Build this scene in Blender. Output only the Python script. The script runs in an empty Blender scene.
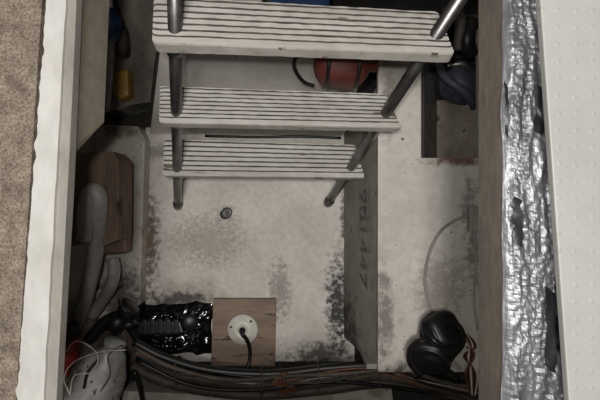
import bpy, bmesh, math, random
from mathutils import Vector, noise, Matrix
random.seed(4)
F=480.0; H=1.4
def P(px,py,z):
    d=H-z
    return Vector(((px-300)/F*d,(200-py)/F*d,z))
sc=bpy.context.scene
try: sc.view_settings.view_transform='Standard'
except Exception: pass

# ---------------- materials ----------------
def lin(c):
    return tuple(((v/255.0)/12.92 if v/255.0<=0.04045 else ((v/255.0+0.055)/1.055)**2.4) for v in c)+(1,)
def mat(name,c1,c2,scale=6,rough=0.6,bump=0.15,metal=0.0,stains=(),speck=None,stretch=(1,1,1),bscale=None,fine=0.25,dots=False,coat=0,lo=.35,hi=.7,patch=None):
    m=bpy.data.materials.new(name); m.use_nodes=True
    nt=m.node_tree; N=nt.nodes; L=nt.links
    b=N['Principled BSDF']; b.inputs['Roughness'].default_value=rough; b.inputs['Metallic'].default_value=metal
    if coat: b.inputs['Coat Weight'].default_value=coat
    tc=N.new('ShaderNodeTexCoord')
    mp=N.new('ShaderNodeMapping'); mp.inputs['Scale'].default_value=stretch; L.new(tc.outputs['Object'],mp.inputs[0])
    n=N.new('ShaderNodeTexNoise'); n.inputs['Scale'].default_value=scale; n.inputs['Detail'].default_value=8; n.inputs['Roughness'].default_value=.65
    L.new(mp.outputs[0],n.inputs['Vector'])
    r=N.new('ShaderNodeMapRange'); r.inputs[1].default_value=lo; r.inputs[2].default_value=hi; L.new(n.outputs[0],r.inputs[0])
    def mix(f,a,c,bt='MIX'):
        x=N.new('ShaderNodeMix'); x.data_type='RGBA'; x.blend_type=bt
        if hasattr(f,'links') or hasattr(f,'is_linked'): L.new(f,x.inputs[0])
        else: x.inputs[0].default_value=f
        for i,v in ((6,a),(7,c)):
            if isinstance(v,tuple): x.inputs[i].default_value=v
            else: L.new(v,x.inputs[i])
        return x.outputs[2]
    col=mix(r.outputs[0],lin(c1),lin(c2))
    n2=N.new('ShaderNodeTexNoise'); n2.inputs['Scale'].default_value=bscale or 60; n2.inputs['Detail'].default_value=6
    L.new(mp.outputs[0],n2.inputs['Vector'])
    if fine:
        r2=N.new('ShaderNodeMapRange'); r2.inputs[1].default_value=.3; r2.inputs[2].default_value=.7
        r2.inputs[3].default_value=1-fine; r2.inputs[4].default_value=1.0; L.new(n2.outputs[0],r2.inputs[0])
        cc=N.new('ShaderNodeCombineColor')
        for i in range(3): L.new(r2.outputs[0],cc.inputs[i])
        col=mix(1.0,col,cc.outputs[0],'MULTIPLY')
    for sp,ww in ((patch,.10),(speck,.04)):
        if not sp: continue
        sc_,th,scol=sp
        n3=N.new('ShaderNodeTexNoise'); n3.inputs['Scale'].default_value=sc_; n3.inputs['Detail'].default_value=7 if ww>.05 else 3
        n3.inputs['Roughness'].default_value=.7 if ww>.05 else .5
        L.new(mp.outputs[0],n3.inputs['Vector'])
        r3=N.new('ShaderNodeMapRange'); r3.inputs[1].default_value=th; r3.inputs[2].default_value=th+ww; L.new(n3.outputs[0],r3.inputs[0])
        if ww>.05: r3.inputs[4].default_value=.7
        col=mix(r3.outputs[0],col,lin(scol))
    for (cx,cy,cz,rx,ry,rz,st,scol,ns) in stains:
        a=N.new('ShaderNodeVectorMath'); a.operation='SUBTRACT'; a.inputs[1].default_value=(cx,cy,cz); L.new(tc.outputs['Object'],a.inputs[0])
        d=N.new('ShaderNodeVectorMath'); d.operation='DIVIDE'; d.inputs[1].default_value=(rx,ry,rz); L.new(a.outputs[0],d.inputs[0])
        l=N.new('ShaderNodeVectorMath'); l.operation='LENGTH'; L.new(d.outputs[0],l.inputs[0])
        n4=N.new('ShaderNodeTexNoise'); n4.inputs['Scale'].default_value=ns; n4.inputs['Detail'].default_value=6; n4.inputs['Roughness'].default_value=.7
        L.new(tc.outputs['Object'],n4.inputs['Vector'])
        s=N.new('ShaderNodeMath'); s.operation='MULTIPLY_ADD'; L.new(n4.outputs[0],s.inputs[0]); s.inputs[1].default_value=3.0; L.new(l.outputs['Value'],s.inputs[2])
        q=N.new('ShaderNodeMapRange'); q.inputs[1].default_value=2.35; q.inputs[2].default_value=1.75; q.inputs[3].default_value=0; q.inputs[4].default_value=st
        L.new(s.outputs[0],q.inputs[0])
        q2=N.new('ShaderNodeMapRange'); q2.inputs[1].default_value=1.1; q2.inputs[2].default_value=.6; L.new(l.outputs['Value'],q2.inputs[0])
        mm=N.new('ShaderNodeMath'); mm.operation='MULTIPLY'; L.new(q.outputs[0],mm.inputs[0]); L.new(q2.outputs[0],mm.inputs[1])
        col=mix(mm.outputs[0],col,lin(scol))
    hgt=n2.outputs[0]; bs=bump
    if dots:
        v=N.new('ShaderNodeTexVoronoi'); v.voronoi_dimensions='2D'; v.inputs['Scale'].default_value=dots; v.inputs['Randomness'].default_value=0.15
        L.new(tc.outputs['Object'],v.inputs['Vector'])
        rr=N.new('ShaderNodeMapRange'); rr.inputs[1].default_value=.05; rr.inputs[2].default_value=.16; rr.inputs[3].default_value=1; rr.inputs[4].default_value=0
        L.new(v.outputs['Distance'],rr.inputs[0]); hgt=rr.outputs[0]
    bn=N.new('ShaderNodeBump'); bn.inputs['Strength'].default_value=bs; bn.inputs['Distance'].default_value=.004
    L.new(hgt,bn.inputs['Height']); L.new(bn.outputs[0],b.inputs['Normal'])
    L.new(col,b.inputs['Base Color'])
    return m
BLK=(22,20,18)
def st(px,py,z,rx,ry,s=1,c=BLK,ns=40,rz=.1):
    p=P(px,py,z); return (p.x,p.y,p.z,rx/F*(H-z),ry/F*(H-z),rz,s,c,ns)
M_floor=mat('dirty_white_floor_paint',(216,210,201),(182,174,164),5,.55,.12,speck=(60,.70,(66,54,44)),fine=.18,patch=(7,.63,(152,138,122)),stains=[
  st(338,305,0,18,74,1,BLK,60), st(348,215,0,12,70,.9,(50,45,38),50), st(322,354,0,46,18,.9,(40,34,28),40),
  st(150,240,0,14,70,.9,(84,58,38),60), st(226,213,0,15,12,.5,(110,95,75),60), st(190,292,0,60,18,.4,(104,82,60),25),
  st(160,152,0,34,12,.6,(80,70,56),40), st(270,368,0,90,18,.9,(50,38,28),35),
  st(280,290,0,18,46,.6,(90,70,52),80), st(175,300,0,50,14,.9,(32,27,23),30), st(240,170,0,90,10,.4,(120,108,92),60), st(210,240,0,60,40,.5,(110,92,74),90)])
M_box=mat('dirty_white_box_paint',(210,204,195),(176,168,157),4,.55,.12,speck=(60,.70,(70,60,50)),fine=.16,patch=(7,.63,(148,136,121)),stains=[
  st(472,230,.28,16,80,.7,(84,74,64),30), st(384,320,.28,14,80,.7,(70,62,54),35), st(455,160,.28,46,9,.9,(96,62,40),40),
  st(428,374,.28,66,20,.9,(42,36,30),36),st(388,100,.28,10,60,.6,(104,94,80),30),st(440,290,.28,40,50,.5,(110,98,84),70)])
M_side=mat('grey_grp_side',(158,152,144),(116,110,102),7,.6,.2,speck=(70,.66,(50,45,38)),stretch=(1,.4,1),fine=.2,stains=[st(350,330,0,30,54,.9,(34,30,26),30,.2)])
M_ledge=mat('grimy_ledge',(202,196,186),(158,150,138),6,.6,.12,speck=(80,.67,(90,66,46)),fine=.15,patch=(10,.58,(124,110,92)),stains=[st(120,130,.05,30,12,.7,(80,62,44),40),st(115,290,.05,40,40,.8,(54,45,36),30)])
M_bulk=mat('grey_bulkhead',(214,209,203),(184,178,169),5,.55,.1,fine=.12,speck=(60,.71,(70,60,50)),patch=(8,.62,(140,130,118)))
M_wall=mat('cavity_wall',(150,142,130),(104,97,88),5,.7,.2,fine=.25)
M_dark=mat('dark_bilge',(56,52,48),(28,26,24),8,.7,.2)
M_tread=mat('worn_white_tread',(204,200,193),(176,170,162),9,.5,.15,stretch=(.35,2,2),speck=(24,.65,(112,100,88)),patch=(12,.61,(146,135,122)),fine=.14)
M_groove=mat('tread_groove_dirt',(112,104,96),(70,63,57),20,.7,.1)
M_front=mat('tread_front',(196,191,183),(166,159,149),12,.5,.1,speck=(34,.66,(96,82,68)),fine=.12,patch=(14,.62,(136,122,106)))
M_steel=mat('stainless_tube',(150,148,146),(92,90,88),12,.34,.05,metal=.9,fine=.2,patch=(16,.62,(70,62,54)))
M_carpet=mat('beige_carpet',(176,160,142),(112,99,86),45,.95,1.0,bscale=300,fine=.6)
M_frame=mat('white_frame_paint',(208,206,201),(178,174,166),10,.5,.15,speck=(36,.67,(110,98,84)),stretch=(1,.5,1),fine=.14,patch=(14,.64,(146,137,124)))
M_framei=mat('grey_frame_edge',(160,155,147),(132,126,117),10,.5,.15,stretch=(1,.5,1),fine=.2)
M_trim=mat('aged_trim_board',(160,148,135),(122,111,100),8,.6,.15,stretch=(3,.5,1),fine=.25,patch=(10,.58,(90,80,70)))
M_inner=mat('aged_liner_panel',(146,136,120),(116,107,92),5,.6,.1,fine=.2,patch=(8,.58,(92,82,68)))
M_foil=mat('foil_tape',(172,172,175),(104,104,108),16,.46,.35,metal=.65,stretch=(2.4,.35,1),fine=.35,speck=(15,.64,(34,34,36)))
M_tear_gap=mat('black_tear_gap',(40,40,42),(22,22,24),20,.4,.2)
M_lid=mat('dimpled_white_panel',(184,182,177),(164,161,155),3,.5,.22,fine=.0,dots=50,patch=(4,.64,(146,141,134)))
M_wood=mat('stained_wood',(138,116,97),(96,77,62),9,.75,.45,stretch=(1,.35,1),fine=.4,speck=(26,.62,(48,36,30)),patch=(14,.56,(72,56,45)))
M_ply=mat('plywood_pad',(142,120,102),(110,90,74),12,.6,.15,stretch=(.4,2,1),fine=.2,speck=(26,.64,(50,38,30)),patch=(16,.58,(70,55,44)))
M_hose=mat('grey_hose',(168,162,156),(126,121,115),12,.5,.1,fine=.2,patch=(18,.58,(82,74,66)))
M_hosed=mat('dusty_dark_hose',(96,84,73),(48,42,37),14,.6,.15,patch=(12,.58,(120,104,88)))
M_rub=mat('black_rubber',(26,25,25),(13,13,13),20,.42,.08)
M_bag=mat('black_plastic_sheet',(16,16,18),(7,7,9),20,.14,.3,coat=.7)
M_white=mat('white_plastic',(220,216,206),(190,184,172),20,.4,.05,fine=.1)
M_bottle=mat('grey_plastic',(178,176,172),(130,127,122),14,.35,.1,speck=(50,.64,(80,74,68)),fine=.2,patch=(16,.6,(104,98,90)))
M_red=mat('red_plastic',(180,52,34),(130,34,24),12,.4,.05)
M_redd=mat('rusty_red_paint',(104,44,34),(54,26,24),12,.55,.15,patch=(9,.58,(30,22,20)))
M_blue=mat('blue_plastic',(40,70,110),(25,45,80),12,.4,.05)
M_navy=mat('navy_valve',(92,97,106),(54,58,66),12,.5,.05,patch=(10,.6,(34,34,38)))
M_yel=mat('yellow_plastic',(176,140,60),(130,98,40),12,.5,.05)
M_rust=mat('dirty_recess_shelf',(164,152,138),(122,110,98),10,.7,.2,speck=(30,.66,(70,50,36)))
M_ink=mat('faded_ink',(92,88,84),(120,115,110),30,.7,.0)
M_cop=mat('brown_wire',(130,84,56),(90,56,38),20,.5,.05)

# ---------------- builder ----------------
class B:
    def __init__(s,name,mats):
        s.name=name; s.bm=bmesh.new(); s.mats=mats
    def face(s,vs,mi=0,smooth=False):
        try:
            f=s.bm.faces.new(vs); f.material_index=mi; f.smooth=smooth; return f
        except ValueError: return None
    def slab(s,top,th,mi=0,bev=0,down=Vector((0,0,-1))):
        t=[Vector(p) for p in top]
        nrm=(t[1]-t[0]).cross(t[2]-t[0])
        if nrm.dot(down)>0: t.reverse()
        a=[s.bm.verts.new(p) for p in t]; b=[s.bm.verts.new(p+down*th) for p in t]
        fs=[s.face(a,mi),s.face(list(reversed(b)),mi)]
        n=len(t)
        for i in range(n): fs.append(s.face([a[i],b[i],b[(i+1)%n],a[(i+1)%n]],mi))
        if bev:
            es=set(e for f in fs if f for e in f.edges)
            r=bmesh.ops.bevel(s.bm,geom=list(es),offset=bev,segments=2,affect='EDGES',profile=.6)
            for f in r['faces']: f.material_index=mi
    def box(s,x0,x1,y0,y1,z0,z1,mi=0,bev=0):
        s.slab([(x0,y0,z1),(x1,y0,z1),(x1,y1,z1),(x0,y1,z1)],z1-z0,mi,bev)
    def tube(s,pts,r,mi=0,seg=12,sub=8,rib=0,ribn=2,cap=True):
        pts=[Vector(p) for p in pts]
        if len(pts)>2:
            q=[pts[0]*2-pts[1]]+pts+[pts[-1]*2-pts[-2]]; path=[]
            for i in range(1,len(q)-2):
                for k in range(sub):
                    t=k/sub; p0,p1,p2,p3=q[i-1],q[i],q[i+1],q[i+2]
                    path.append(.5*((2*p1)+(p2-p0)*t+(2*p0-5*p1+4*p2-p3)*t*t+(3*p1-p0-3*p2+p3)*t**3))
            path.append(pts[-1])
        else: path=pts
        if rib:
            Ls=[0]
            for a,b in zip(path,path[1:]): Ls.append(Ls[-1]+(b-a).length)
            n=max(4,int(Ls[-1]/(rib))); out=[];j=0
            for i in range(n+1):
                t=Ls[-1]*i/n
                while j<len(Ls)-2 and Ls[j+1]<t: j+=1
                out.append(path[j].lerp(path[j+1],(t-Ls[j])/max(1e-9,Ls[j+1]-Ls[j])))
            path=out
        tan=[(path[min(i+1,len(path)-1)]-path[max(i-1,0)]).normalized() for i in range(len(path))]
        u=tan[0].orthogonal().normalized(); rings=[]
        for i,p in enumerate(path):
            u=(u-tan[i]*u.dot(tan[i])).normalized(); w=tan[i].cross(u)
            rr=r(i/(len(path)-1)) if callable(r) else r
            if rib: rr*= (1.0 if i%2 else .82)
            rings.append([s.bm.verts.new(p+(u*math.cos(2*math.pi*k/seg)+w*math.sin(2*math.pi*k/seg))*rr) for k in range(seg)])
        for a,b in zip(rings,rings[1:]):
            for k in range(seg): s.face([a[k],a[(k+1)%seg],b[(k+1)%seg],b[k]],mi,True)
        if cap:
            s.face(list(reversed(rings[0])),mi); s.face(rings[-1],mi)
    def lathe(s,prof,o,ax,mi=0,seg=28,lump=0):
        o=Vector(o); ax=Vector(ax).normalized(); u=ax.orthogonal().normalized(); w=ax.cross(u); rings=[]
        for (r,h) in prof:
            ring=[]
            for k in range(seg):
                d=u*math.cos(2*math.pi*k/seg)+w*math.sin(2*math.pi*k/seg)
                p=o+ax*h+d*max(r,1e-4)
                if lump: p+=d*noise.noise(p*25)*lump
                ring.append(s.bm.verts.new(p))
            rings.append(ring)
        for a,b in zip(rings,rings[1:]):
            for k in range(seg): s.face([a[k],a[(k+1)%seg],b[(k+1)%seg],b[k]],mi,True)
        s.face(list(reversed(rings[0])),mi); s.face(rings[-1],mi)
    def ring(s,c,ax,R,r,mi=0,seg=10,n=28):
        c=Vector(c); ax=Vector(ax).normalized(); u=ax.orthogonal().normalized(); w=ax.cross(u)
        rows=[]
        for i in range(n):
            a=2*math.pi*i/n; d=u*math.cos(a)+w*math.sin(a)
            rows.append([s.bm.verts.new(c+d*(R+r*math.cos(2*math.pi*k/seg))+ax*r*math.sin(2*math.pi*k/seg)) for k in range(seg)])
        for i in range(n):
            a=rows[i]; b=rows[(i+1)%n]
            for k in range(seg): s.face([a[k],a[(k+1)%seg],b[(k+1)%seg],b[k]],mi,True)
    def sheet(s,c,nx,ny,fn,mi=0,smooth=True):
        g=[]
        for j in range(ny+1):
            row=[]
            for i in range(nx+1):
                a=c[0].lerp(c[1],i/nx); b=c[3].lerp(c[2],i/nx); p=a.lerp(b,j/ny)
                row.append(s.bm.verts.new(p+fn(p,i/nx,j/ny)))
            g.append(row)
        for j in range(ny):
            for i in range(nx): s.face([g[j][i],g[j+1][i],g[j+1][i+1],g[j][i+1]],mi,smooth)
    def done(s):
        bmesh.ops.recalc_face_normals(s.bm,faces=s.bm.faces[:])
        me=bpy.data.meshes.new(s.name); s.bm.to_mesh(me); s.bm.free()
        for m in s.mats: me.materials.append(m)
        o=bpy.data.objects.new(s.name,me); sc.collection.objects.link(o); return o

# ---------------- shell ----------------
fy0=P(0,362,0).y; fy1=P(0,134,0).y
b=B('floor',[M_floor,M_dark,M_side])
b.box(-.452,.16,fy0,fy1+.02,-.03,0,0,.004)
b.box(-.60,.75,-.75,.80,-.12,-.09,1)
b.done()
b=B('wall_left',[M_wall]); b.box(-.60,-.575,-.75,.8,-.09,.76); b.done()
b=B('wall_right',[M_wall]); b.box(.75,.775,-.75,.8,-.09,.76); b.done()
b=B('wall_back',[M_wall]); b.box(-.60,.775,.8,.825,-.09,.76); b.done()
b=B('wall_front',[M_wall]); b.box(-.60,.775,-.775,-.75,-.09,.76); b.done()

b=B('side_ledge',[M_ledge])
zt=.05
b.slab([P(94,124,zt),P(138,126,zt),P(145,140,zt),P(140,305,zt),P(100,320,zt),P(94,320,zt)],.13,0,.005)
b.done()

zb=.28
b=B('battery_box',[M_box,M_side,M_dark,M_rust])
xl=P(378,0,zb).x
yb=P(0,372,zb).y
xh0=P(421,0,zb).x; xh1=P(479,0,zb).x; yh0=P(0,158,zb).y; yh1=P(0,62,zb).y
b.box(xl,.70,yb,yh0,zb-.02,zb,0)
b.box(xl,xh0,yh0,yh1+.08,zb-.02,zb,0)
b.box(xh1,.70,yh0,yh1+.08,zb-.02,zb,0)
xb=.128
v=[Vector((xl+.004,yb+.002,zb-.021)),Vector((xl+.004,fy1+.08,zb-.021)),Vector((xb,fy1+.0,.001)),Vector((xb,yb+.002,.001))]
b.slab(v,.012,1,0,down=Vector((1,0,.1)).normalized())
b.box(xb+.03,.70,yb-.0,yb+.012,-.08,zb-.02,1)
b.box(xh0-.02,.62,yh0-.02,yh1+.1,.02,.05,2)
b.slab([P(437,100,.14),P(500,96,.14),P(500,170,.14),P(437,170,.14)],.09,3,.004)
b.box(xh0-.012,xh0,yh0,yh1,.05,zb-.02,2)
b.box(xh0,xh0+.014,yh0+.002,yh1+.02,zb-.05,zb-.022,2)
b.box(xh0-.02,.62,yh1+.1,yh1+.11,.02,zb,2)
b.done()

cu=bpy.data.curves.new('stamp','FONT'); cu.body='901447'; cu.size=.085; cu.extrude=.0006; cu.align_x='LEFT'
to=bpy.data.objects.new('side_stamp_lettering',cu); sc.collection.objects.link(to)
xax=Vector((0,-1,0)); nn=Vector((-zb,0,xl-xb)).normalized()
yax=nn.cross(xax)
t=.56
pos=Vector((xb+(xl-xb)*t,P(0,188,.17).y,zb*t))+nn*.003
m4=Matrix((xax,yax,nn)).transposed().to_4x4(); m4.translation=pos
to.matrix_world=m4
cu.materials.append(M_ink)

b=B('bulkhead_panel',[M_bulk,M_dark])
zt2=.34
b.slab([P(150,134,.005),P(342,136,.005),P(370,52,zt2),P(160,50,zt2)],.012,0,.002,down=Vector((0,1,-.3)).normalized())
b.slab([P(160,50,zt2),P(370,52,zt2),P(371,40,zt2),P(158,38,zt2)],.01,0)
b.done()
b=B('floor_edge_gap_shade',[M_rub])
b.tube([P(205,136,.006),P(260,137,.008),P(300,136.5,.007),P(341,138,.006)],.004,0,8)  # black tube drawn in as the shadow gap along the floor's back edge
b.done()

# ---------------- hatch surrounds ----------------
zc=.80
b=B('deck_carpet',[M_carpet])
b.slab([P(46,-60,zc),P(12,460,zc),P(-420,460,zc),P(-420,-60,zc)],.04)
b.done()
b=B('trim_1',[M_frame,M_framei])
ztr=.806
def edge(x0,y0,x1,y1,n,amp,seed,z=ztr):
    out=[]
    for i in range(n+1):
        t=i/n; out.append(P(x0+(x1-x0)*t+amp*noise.noise(Vector((i*.37,seed,0)))*2,y0+(y1-y0)*t,z))
    return out
rt=edge(69,-60,55,200,26,.7,1)+edge(55,200,40,460,26,.7,2)[1:]
lt=edge(51,-60,12,460,120,1.3,5)
b.slab(rt+list(reversed(lt)),.012,0,0)
b.slab([P(60,-60,.80),P(79,-60,.80),P(67,200,.80),P(53,460,.80),P(30,460,.80),P(46,200,.80)],.018,1,.002)
b.done()
b=B('trim_2',[M_inner])
b.slab([P(79,-60,.782),P(71,150,.782),P(78,150,.76),P(104,122,.705),P(112,-60,.70)],.012,0,0,down=Vector((-1,0,0)))
b.done()
b=B('trim_3',[M_trim])
b.slab([P(503,-60,zc),P(503,460,zc),P(530,460,zc),P(530,-60,zc)],.085,0,.003)
b.done()
b=B('deck_panel_back',[M_carpet]); b.box(-.36,.45,.34,.85,.76,.80); b.done()
b=B('deck_panel_front',[M_carpet]); b.box(-.36,.45,-.85,-.33,.76,.80); b.done()
b=B('foil_tape',[M_foil,M_tear_gap])
def ff(p,u,v):
    a=noise.noise(Vector((p.x*40,p.y*5,0))); c=noise.noise(Vector((p.x*130,p.y*30,3)))
    r1=1-abs(noise.noise(Vector((p.x*70,p.y*22,9))))*2
    z=.006+.003*a+.0022*c+.0022*r1+.0015*noise.noise(p*190)
    e=min(u,1-u)*6
    return Vector((.004*noise.noise(Vector((u*2,p.y*14,7))),0,z*min(1,e)+.001))
b.sheet([P(502,-60,zc),P(546,-60,zc),P(574,460,zc),P(502,460,zc)],34,260,ff,0,False)
for (cx,cy,w,h) in [(518,222,5,26),(539,110,4,26),(552,330,6,44),(507,110,2,30)]:  # black sheets: foil tears, and lower right a painted-in dark gap
    b.sheet([P(cx-w,cy-h,zc+.013),P(cx+w,cy-h*.8,zc+.013),P(cx+w*.7,cy+h,zc+.013),P(cx-w,cy+h*.8,zc+.013)],6,14,lambda p,u,v:Vector((.006*noise.noise(p*80),0,.003*noise.noise(p*60))),1)
b.done()
b=B('hatch_lid',[M_lid,M_side])
zl=.84
b.slab([P(536,-60,zl),P(573,460,zl),P(1000,460,zl),P(1000,-60,zl)],.012,0,.002)
b.slab([P(549,-60,zl-.012),P(586,460,zl-.012),P(1000,460,zl-.012),P(1000,-60,zl-.012)],.028,1)
b.done()

# ---------------- ladder ----------------
b=B('boarding_ladder',[M_tread,M_groove,M_front,M_steel])
def tread(RL,RR,FR,FL,nr=8,th=.022):
    prof=[]
    lip=.82
    prof.append((0,-th,2)); prof.append((0,0,0))
    s0=.03; w=(lip-s0)/nr
    for i in range(nr):
        a=s0+i*w
        prof+= [(a,0,1),(a+w*.08,-.0038,1),(a+w*.24,-.0038,1),(a+w*.32,0,0)]
    prof+=[(lip,0,1),(lip+.01,-.003,1),(lip+.025,-.003,1),(lip+.036,0,0),(.985,0,2),(1,-.003,2),(1,-th,2)]
    n=(FL-RL).cross(RR-RL).normalized(); n = n if n.z>0 else -n
    N_=60
    st_=[0,.004,.012]+[.012+(.976)*i/N_ for i in range(1,N_)]+[.988,.996,1]
    kk=[.90,.97]+[1]*(len(st_)-4)+[.97,.90]
    rows=[]
    for t,k in zip(st_,kk):
        row=[]
        for (s_,h,_) in prof:
            q=.5+(s_-.5)*k
            p=RL.lerp(RR,t).lerp(FL.lerp(FR,t),q)
            jit=.0007*noise.noise(Vector((p.x*60,s_*30,p.z*9)))
            row.append(b.bm.verts.new(p+n*(h+jit)+Vector((0,jit*.8,0))))
        rows.append(row)
    for r0,r1 in zip(rows,rows[1:]):
        for i in range(len(prof)):
            j=(i+1)%len(prof)
            b.face([r0[i],r1[i],r1[j],r0[j]],prof[i][2])
    b.face(rows[0],2); b.face(list(reversed(rows[-1])),2)
tread(P(154,-4,.585),P(438,12,.585),P(455,54,.615),P(152,43,.615),6,.024)
tread(P(160,86,.39),P(386,94,.39),P(402,128,.41),P(159,123,.41),7,.022)
tread(P(164,139,.185),P(355,145,.185),P(365,178,.2),P(163,176,.2),6,.022)
L0=P(178,206,0.0); L1=Vector((-.356+.7*.2465,-.0146+.7*.496,.70))
R0=P(328,203,0.0); R1=Vector((.082+.7*.2426,-.009+.7*.474,.70))
for a,c in ((L0,L1),(R0,R1)):
    b.tube([a,c],.0118,3,16)
    b.lathe([(.0,-.004),(.013,-.004),(.0145,.004),(.0145,.022),(.012,.026),(.0,.028)],a,c-a,3,18)
    for z in (.17,.375,.565):
        q=a.lerp(c,(z)/.70); b.lathe([(.0,-.012),(.0155,-.012),(.0165,0),(.0155,.012),(0,.012)],q,c-a,3,16)
ld=b.done()

# ---------------- left: wood block & hoses ----------------
b=B('wooden_block',[M_wood])
zw=.30
b.slab([P(48,160,zw),P(74,153,zw),P(112,151,zw),P(119,160,zw),P(118,240,zw),P(104,246,zw),P(102,215,zw),P(76,215,zw),P(74,246,zw),P(48,246,zw)],.09,0,.003)
b.slab([P(100,216,.24),P(124,214,.24),P(126,252,.24),P(100,254,.24)],.04,0,.003)
b.done()
b=B('grey_drain_hose',[M_hose])
b.tube([P(84,240,.32),P(85,214,.335),P(88,196,.340),P(95,191,.340),P(99,202,.335),P(97,238,.29),P(92,270,.24),P(84,302,.2),P(74,330,.15),P(64,356,.12)],.0185,0,16)
b.tube([P(112,258,.19),P(114,270,.19),P(111,286,.18),P(101,302,.14),P(92,316,.12)],.0155,0,16)
b.done()
b=B('corrugated_hose',[M_hosed])
b.tube([P(98,330,.10),P(106,322,.12),P(116,326,.13),P(124,336,.13),P(134,352,.1)],.014,0,14,rib=.004)
b.tube([P(108,290,.09),P(119,286,.09),P(121,278,.08)],.007,0,10)
b.done()

b=B('black_bilge_fitting',[M_rub])
b.lathe([(0,0),(.02,.0),(.026,.006),(.026,.03),(.02,.036),(.02,.05),(.027,.054),(.027,.075),(.018,.082),(0,.083)],P(112,328,.18),P(140,298,.19)-P(112,328,.18),0,24)
b.tube([P(122,314,.18),P(104,322,.185),P(88,340,.18)],.014,0,14)
b.lathe([(0,0),(.017,0),(.017,.02),(.022,.024),(.022,.034),(0,.036)],P(128,314,.18),(0.2,-1,.3),0,20)
b.ring(P(128,306,.19),P(140,298,.19)-P(112,328,.18),.026,.004)
b.done()

b=B('black_plastic_sheet',[M_bag])
def fb(p,u,v):
    e=min(u,1-u,v,1-v)*5
    return Vector((.014*noise.noise(p*20),.014*noise.noise(p*22+Vector((5,0,0))),(.02*abs(noise.noise(p*22))+.024*abs(noise.noise(p*55))+.012)*min(1,e)))
b.sheet([P(138,306,.004),P(212,303,.004),P(213,352,.004),P(140,356,.004)],60,44,fb)
b.done()
b=B('float_switch',[M_rub,M_dark])
b.slab([P(136,322,.075),P(180,322,.075),P(184,334,.075),P(136,336,.075)],.03,0,.006)
for i in range(5):
    x=142+i*8
    b.slab([P(x,320,.082),P(x+4,320,.082),P(x+4,334,.082),P(x,334,.082)],.01,0,.002)
b.lathe([(0,0),(.02,0),(.022,.004),(.022,.012),(.018,.016),(0,.016)],P(190,322,.055),(0.2,0,1),0,24)
b.done()

b=B('grey_spray_bottle',[M_bottle,M_rub,M_red])
o=P(88,408,.19); d=P(114,341,.22)-o
Ld=d.length
b.lathe([(0,-.03),(.050,-.03),(.060,-.02),(.066,.01),(.064,Ld*.35),(.058,Ld*.55),(.050,Ld*.7),(.038,Ld*.82),(.028,Ld*.88),(.024,Ld*.95),(.028,Ld*.96),(.028,Ld*1.02),(.0,Ld*1.04)],o,d,0,32,.008)
for f_ in (.25,.45,.6):
    b.ring(o+d*f_,d,.0625-.012*(f_>.5)-.002,.0025)
b.tube([P(84,388,.265),P(88,372,.265),P(98,360,.255)],.004,1,8)
b.done()
b=B('red_valve_handle',[M_red,M_dark])
b.lathe([(0,0),(.022,0),(.028,.006),(.028,.04),(.022,.05),(.012,.054),(0,.054)],P(62,362,.21),(.5,.6,.4),0,20)
b.lathe([(0,0),(.02,0),(.02,.03),(0,.03)],P(72,336,.22),(0,1,.2),1,18)
b.tube([P(64,376,.21),P(70,350,.23),P(78,338,.22)],.011,0,10)
b.done()
b=B('thin_wire_tangle',[M_white,M_cop])
b.tube([P(66,352,.26),P(74,342,.28),P(86,344,.285),P(98,356,.29),P(92,372,.29),P(74,376,.285),P(70,395,.27)],.0013,0,6)
b.tube([P(70,395,.26),P(64,378,.27),P(74,362,.285),P(100,352,.285),P(126,350,.26)],.0013,0,6)
b.tube([P(120,346,.25),P(108,356,.285),P(110,374,.285),P(100,392,.28)],.0012,1,6)
b.done()

b=B('plywood_pad',[M_ply])
b.slab([P(213,299,.02),P(276,299,.02),P(275,367,.02),P(211,366,.02)],.0195,0,.002)
b.done()
b=B('cable_gland',[M_white,M_rub])
g=P(243,329,.02)
b.lathe([(0,0),(.042,0),(.044,.004),(.042,.009),(.03,.011),(.026,.016),(.014,.018),(.012,.012),(0,.012)],g,(0,0,1),0,36)
b.lathe([(0,.012),(.009,.012),(.009,.022),(0,.024)],g,(0,0,1),1,20)
b.tube([g+Vector((0,0,.015)),g+Vector((.002,-.006,.035)),P(247,340,.04),P(250,352,.026),P(248,366,.03),P(240,380,.05)],.0055,1,10)
for a in (.8,2.9,5.0):
    b.lathe([(0,.009),(.004,.009),(.003,.012),(0,.012)],g+Vector((math.cos(a)*.034,math.sin(a)*.034,0)),(0,0,1),1,10)
b.done()
b=B('drain_plug',[M_rub])
b.lathe([(0,0),(.017,0),(.018,.0008),(.015,.002),(.009,.0015),(0,.0012)],P(226,213,.0),(0,0,1),0,24,.008)
b.done()

# bottom hoses
b=B('hose_bundle',[M_hosed,M_hose,M_rub,M_white,M_cop])
b.tube([P(134,354,.11),P(160,366,.11),P(205,378,.10),P(260,384,.10),P(320,380,.10),P(370,373,.11),P(420,380,.11),P(480,396,.1),P(520,400,.1)],.020,0,14)
b.tube([P(134,342,.13),P(164,357,.13),P(210,370,.13),P(270,374,.12),P(330,368,.12),P(380,366,.12),P(430,378,.12),P(500,392,.1)],.012,2,12)
b.tube([P(132,366,.09),P(160,380,.09),P(200,390,.09),P(260,395,.09),P(330,389,.09),P(390,382,.1),P(440,392,.1),P(520,408,.1)],.015,0,12,rib=.004)
b.tube([P(134,348,.15),P(174,368,.15),P(230,380,.145),P(290,376,.14),P(340,374,.14),P(400,370,.14),P(450,384,.13),P(500,390,.12)],.006,0,10)
b.tube([P(130,380,.13),P(134,372,.15),P(140,388,.14),P(144,410,.12)],.006,2,8)
b.tube([P(136,360,.14),P(190,385,.135),P(250,390,.13),P(330,382,.13),P(400,388,.12),P(480,400,.1)],.005,2,8)
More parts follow.
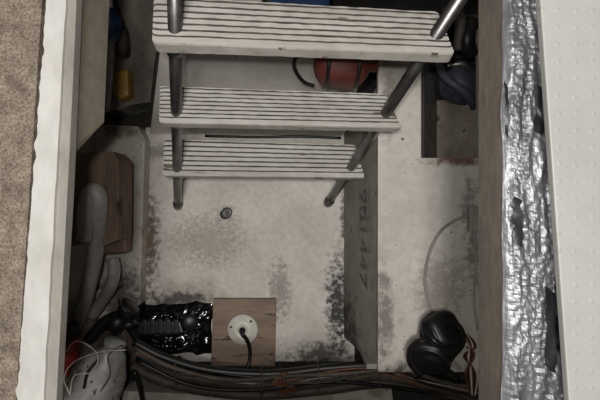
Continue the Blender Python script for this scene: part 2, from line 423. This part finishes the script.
for k in range(7):
    pts=[]
    for i,(x,y) in enumerate([(136,352),(180,370),(230,380),(280,382),(330,377),(380,373),(430,382),(490,396)]):
        pts.append(P(x,y+10*noise.noise(Vector((i*.9,k*3.3,1))),.135+.012*noise.noise(Vector((i*.8,k*2.1,5)))))
    b.tube(pts,.0022+.0006*(k%3),(4,0,2,0,4,2,1)[k],7)
for px,py in ((178,370),(262,381),(318,376),(378,372)):
    c=P(px,py,.115)
    pts=[c+Vector((0,math.sin(a)*.036,math.cos(a)*.036)) for a in [i*math.pi/6 for i in range(13)]]
    b.tube(pts,.0022,0,6,sub=2)
for k in range(5):
    b.tube([P(280+k*2,372,.15),P(284-k*3,380+k,.165),P(288+k*2,388,.15),P(276+k*4,394,.14)],.0018,4,5)
b.done()
b=B('front_ledge',[M_ledge,M_dark])
b.slab([P(122,391,.05),P(250,397,.05),P(392,388,.05),P(400,462,.05),P(120,462,.05)],.12,0,.004)
b.done()

# box top items
b=B('rubber_elbow',[M_rub])
a1=(.25,.5,.85); o1=P(440,332,.325)
b.lathe([(0,-.03),(.034,-.03),(.042,-.022),(.044,-.012),(.041,-.008),(.046,0),(.046,.010),(.040,.014),(.040,.020),(.030,.030),(.018,.033),(0,.033)],o1,a1,0,32,.012)
b.ring(o1+Vector(a1).normalized()*.022,a1,.030,.006)
a2=(-.35,-.55,.75); o2=P(430,357,.33)
b.lathe([(0,-.02),(.038,-.02),(.046,-.014),(.047,-.002),(.045,.010),(.038,.014),(.030,.016),(0,.017)],o2,a2,0,32,.010)
b.ring(o2+Vector(a2).normalized()*.010,a2,.036,.007)
b.ring(o2-Vector(a2).normalized()*.010,a2,.043,.006)
b.tube([P(442,334,.32),P(436,344,.325),P(431,354,.32)],.038,0,20)
b.tube([P(444,318,.33),P(458,328,.335),P(461,342,.33),P(452,354,.32),P(444,366,.31)],.010,0,12)
b.tube([P(434,368,.31),P(446,372,.30),P(455,378,.296)],.011,0,12)
b.tube([P(424,340,.34),P(412,348,.33),P(411,362,.32),P(420,374,.31)],.009,0,12)
b.tube([P(424,330,.34),P(436,342,.365),P(450,350,.34)],.007,0,10)
b.done()
b=B('thin_grey_cable',[M_hose,M_bottle])
b.tube([P(474,214,.29),P(456,220,.285),P(440,232,.285),P(429,254,.285),P(425,280,.285),P(428,300,.285),P(432,312,.287)],.0034,0,10)
b.slab([P(470,206,.30),P(479,206,.30),P(479,232,.30),P(470,232,.30)],.019,0,.002)
b.tube([P(474,232,.286),P(476,260,.286),P(474,300,.286),P(478,330,.286)],.003,0,8)
b.done()
b=B('loose_wire_ends',[M_cop,M_white,M_rub])
for k in range(8):
    dx=k*2.2
    b.tube([P(458+dx,326+k*2,.30),P(468+dx*.6,342+k,.325),P(474-dx*.8,356,.33-.003*k),P(466+dx*.7,372,.31),P(470+dx*.3,396,.29)],.0026,(0,2,0,1)[k%4],7)
b.done()
b=B('seacock_valve',[M_navy,M_rub,M_steel])
b.lathe([(0,0),(.034,0),(.034,.02),(.05,.026),(.054,.04),(.05,.055),(.03,.06),(.024,.075),(0,.077)],P(456,84,.145),(-.15,-.2,1),0,28,.008)
b.lathe([(0,0),(.022,0),(.022,.09),(0,.09)],P(456,90,.06),(0,0,1),1,20)
b.tube([P(438,62,.19),P(444,76,.22),P(456,86,.23),P(468,96,.22),P(474,106,.2)],.011,0,12)
b.tube([P(446,66,.2),P(462,64,.21),P(474,72,.2)],.012,2,12)
b.done()
b=B('black_water_hose',[M_rub,M_hosed])
b.tube([P(470,20,.32),P(467,40,.32),P(470,54,.30)],.018,0,14)
b.tube([P(452,-10,.31),P(460,20,.33),P(458,50,.31)],.013,1,14,rib=.004)
b.done()

# stuff behind ladder
b=B('red_canister',[M_redd,M_rub])
o=P(314,57,.42); d=P(368,62,.42)-o
b.lathe([(0,0),(.02,0),(.04,.006),(.055,.02),(.058,.04),(.056,.08),(.048,.1),(.03,.112),(.018,.116),(.018,.13),(0,.13)],o+Vector((0,.0,.0)),d,0,28,.012)
b.ring(o+d.normalized()*.03,d,.058,.004,1); b.ring(o+d.normalized()*.09,d,.053,.004,1)
b.done()
b=B('looped_black_cable',[M_rub])
b.tube([P(310,44,.40),P(300,52,.40),P(294,62,.395),P(296,72,.38),P(304,82,.36),P(314,86,.35)],.004,0,8)
b.done()
b=B('ribbed_vent_hose',[M_hosed,M_hose])
b.tube([P(104,-30,.1),P(112,10,.15),P(120,36,.2),P(121,54,.17)],.02,0,16,rib=.005)
b.tube([P(104,-30,.25),P(110,20,.26),P(110,60,.22),P(106,110,.1)],.01,1,12)
b.done()
b=B('blue_float',[M_blue])
b.lathe([(0,0),(.02,0),(.028,.008),(.03,.04),(.026,.055),(.012,.06),(.01,.07),(0,.07)],P(106,40,.32),(.2,1,.2),0,20); b.done()
b=B('yellow_sponge',[M_yel])
b.slab([P(113,70,.10),P(128,68,.10),P(129,95,.10),P(118,100,.10),P(112,92,.10)],.05,0,.01); b.done()
b=B('blue_label_box',[M_blue,M_bulk])
b.slab([P(270,-20,.3),P(330,-20,.3),P(330,12,.3),P(270,12,.3)],.1,0,.006)
b.slab([P(210,-30,.3),P(262,-30,.3),P(262,10,.3),P(210,10,.3)],.1,1,.006); b.done()
b=B('storage_shelf',[M_wall])
b.slab([P(90,-70,.04),P(330,-70,.04),P(330,30,.04),P(158,30,.04),P(150,102,.04),P(130,104,.04),P(120,110,.04),P(90,110,.04)],.10,0,.003); b.done()

# ---------------- lights ----------------
def area(name,loc,size,e,col=(1,.975,.945)):
    l=bpy.data.lights.new(name,'AREA'); l.energy=e; l.size=size; l.color=col
    o=bpy.data.objects.new(name,l); o.location=loc; sc.collection.objects.link(o)
area('overhead_fill',(0.0,-.05,2.5),.35,24)  # added soft fill from above, lifts the deep floor against the flash falloff
l=bpy.data.lights.new('phone_flash','POINT'); l.energy=11.5; l.shadow_soft_size=.015; l.color=(1,.98,.955)
o=bpy.data.objects.new('phone_flash',l); o.location=(-.03,.035,1.45); sc.collection.objects.link(o)
w=bpy.data.worlds.new('world'); sc.world=w; w.use_nodes=True
w.node_tree.nodes['Background'].inputs[0].default_value=(1,.98,.96,1); w.node_tree.nodes['Background'].inputs[1].default_value=.11

cam=bpy.data.cameras.new('camera'); cam.lens=F*36/600; cam.sensor_width=36; cam.clip_start=.01
co=bpy.data.objects.new('camera',cam); co.location=(0,0,H); sc.collection.objects.link(co); sc.camera=co
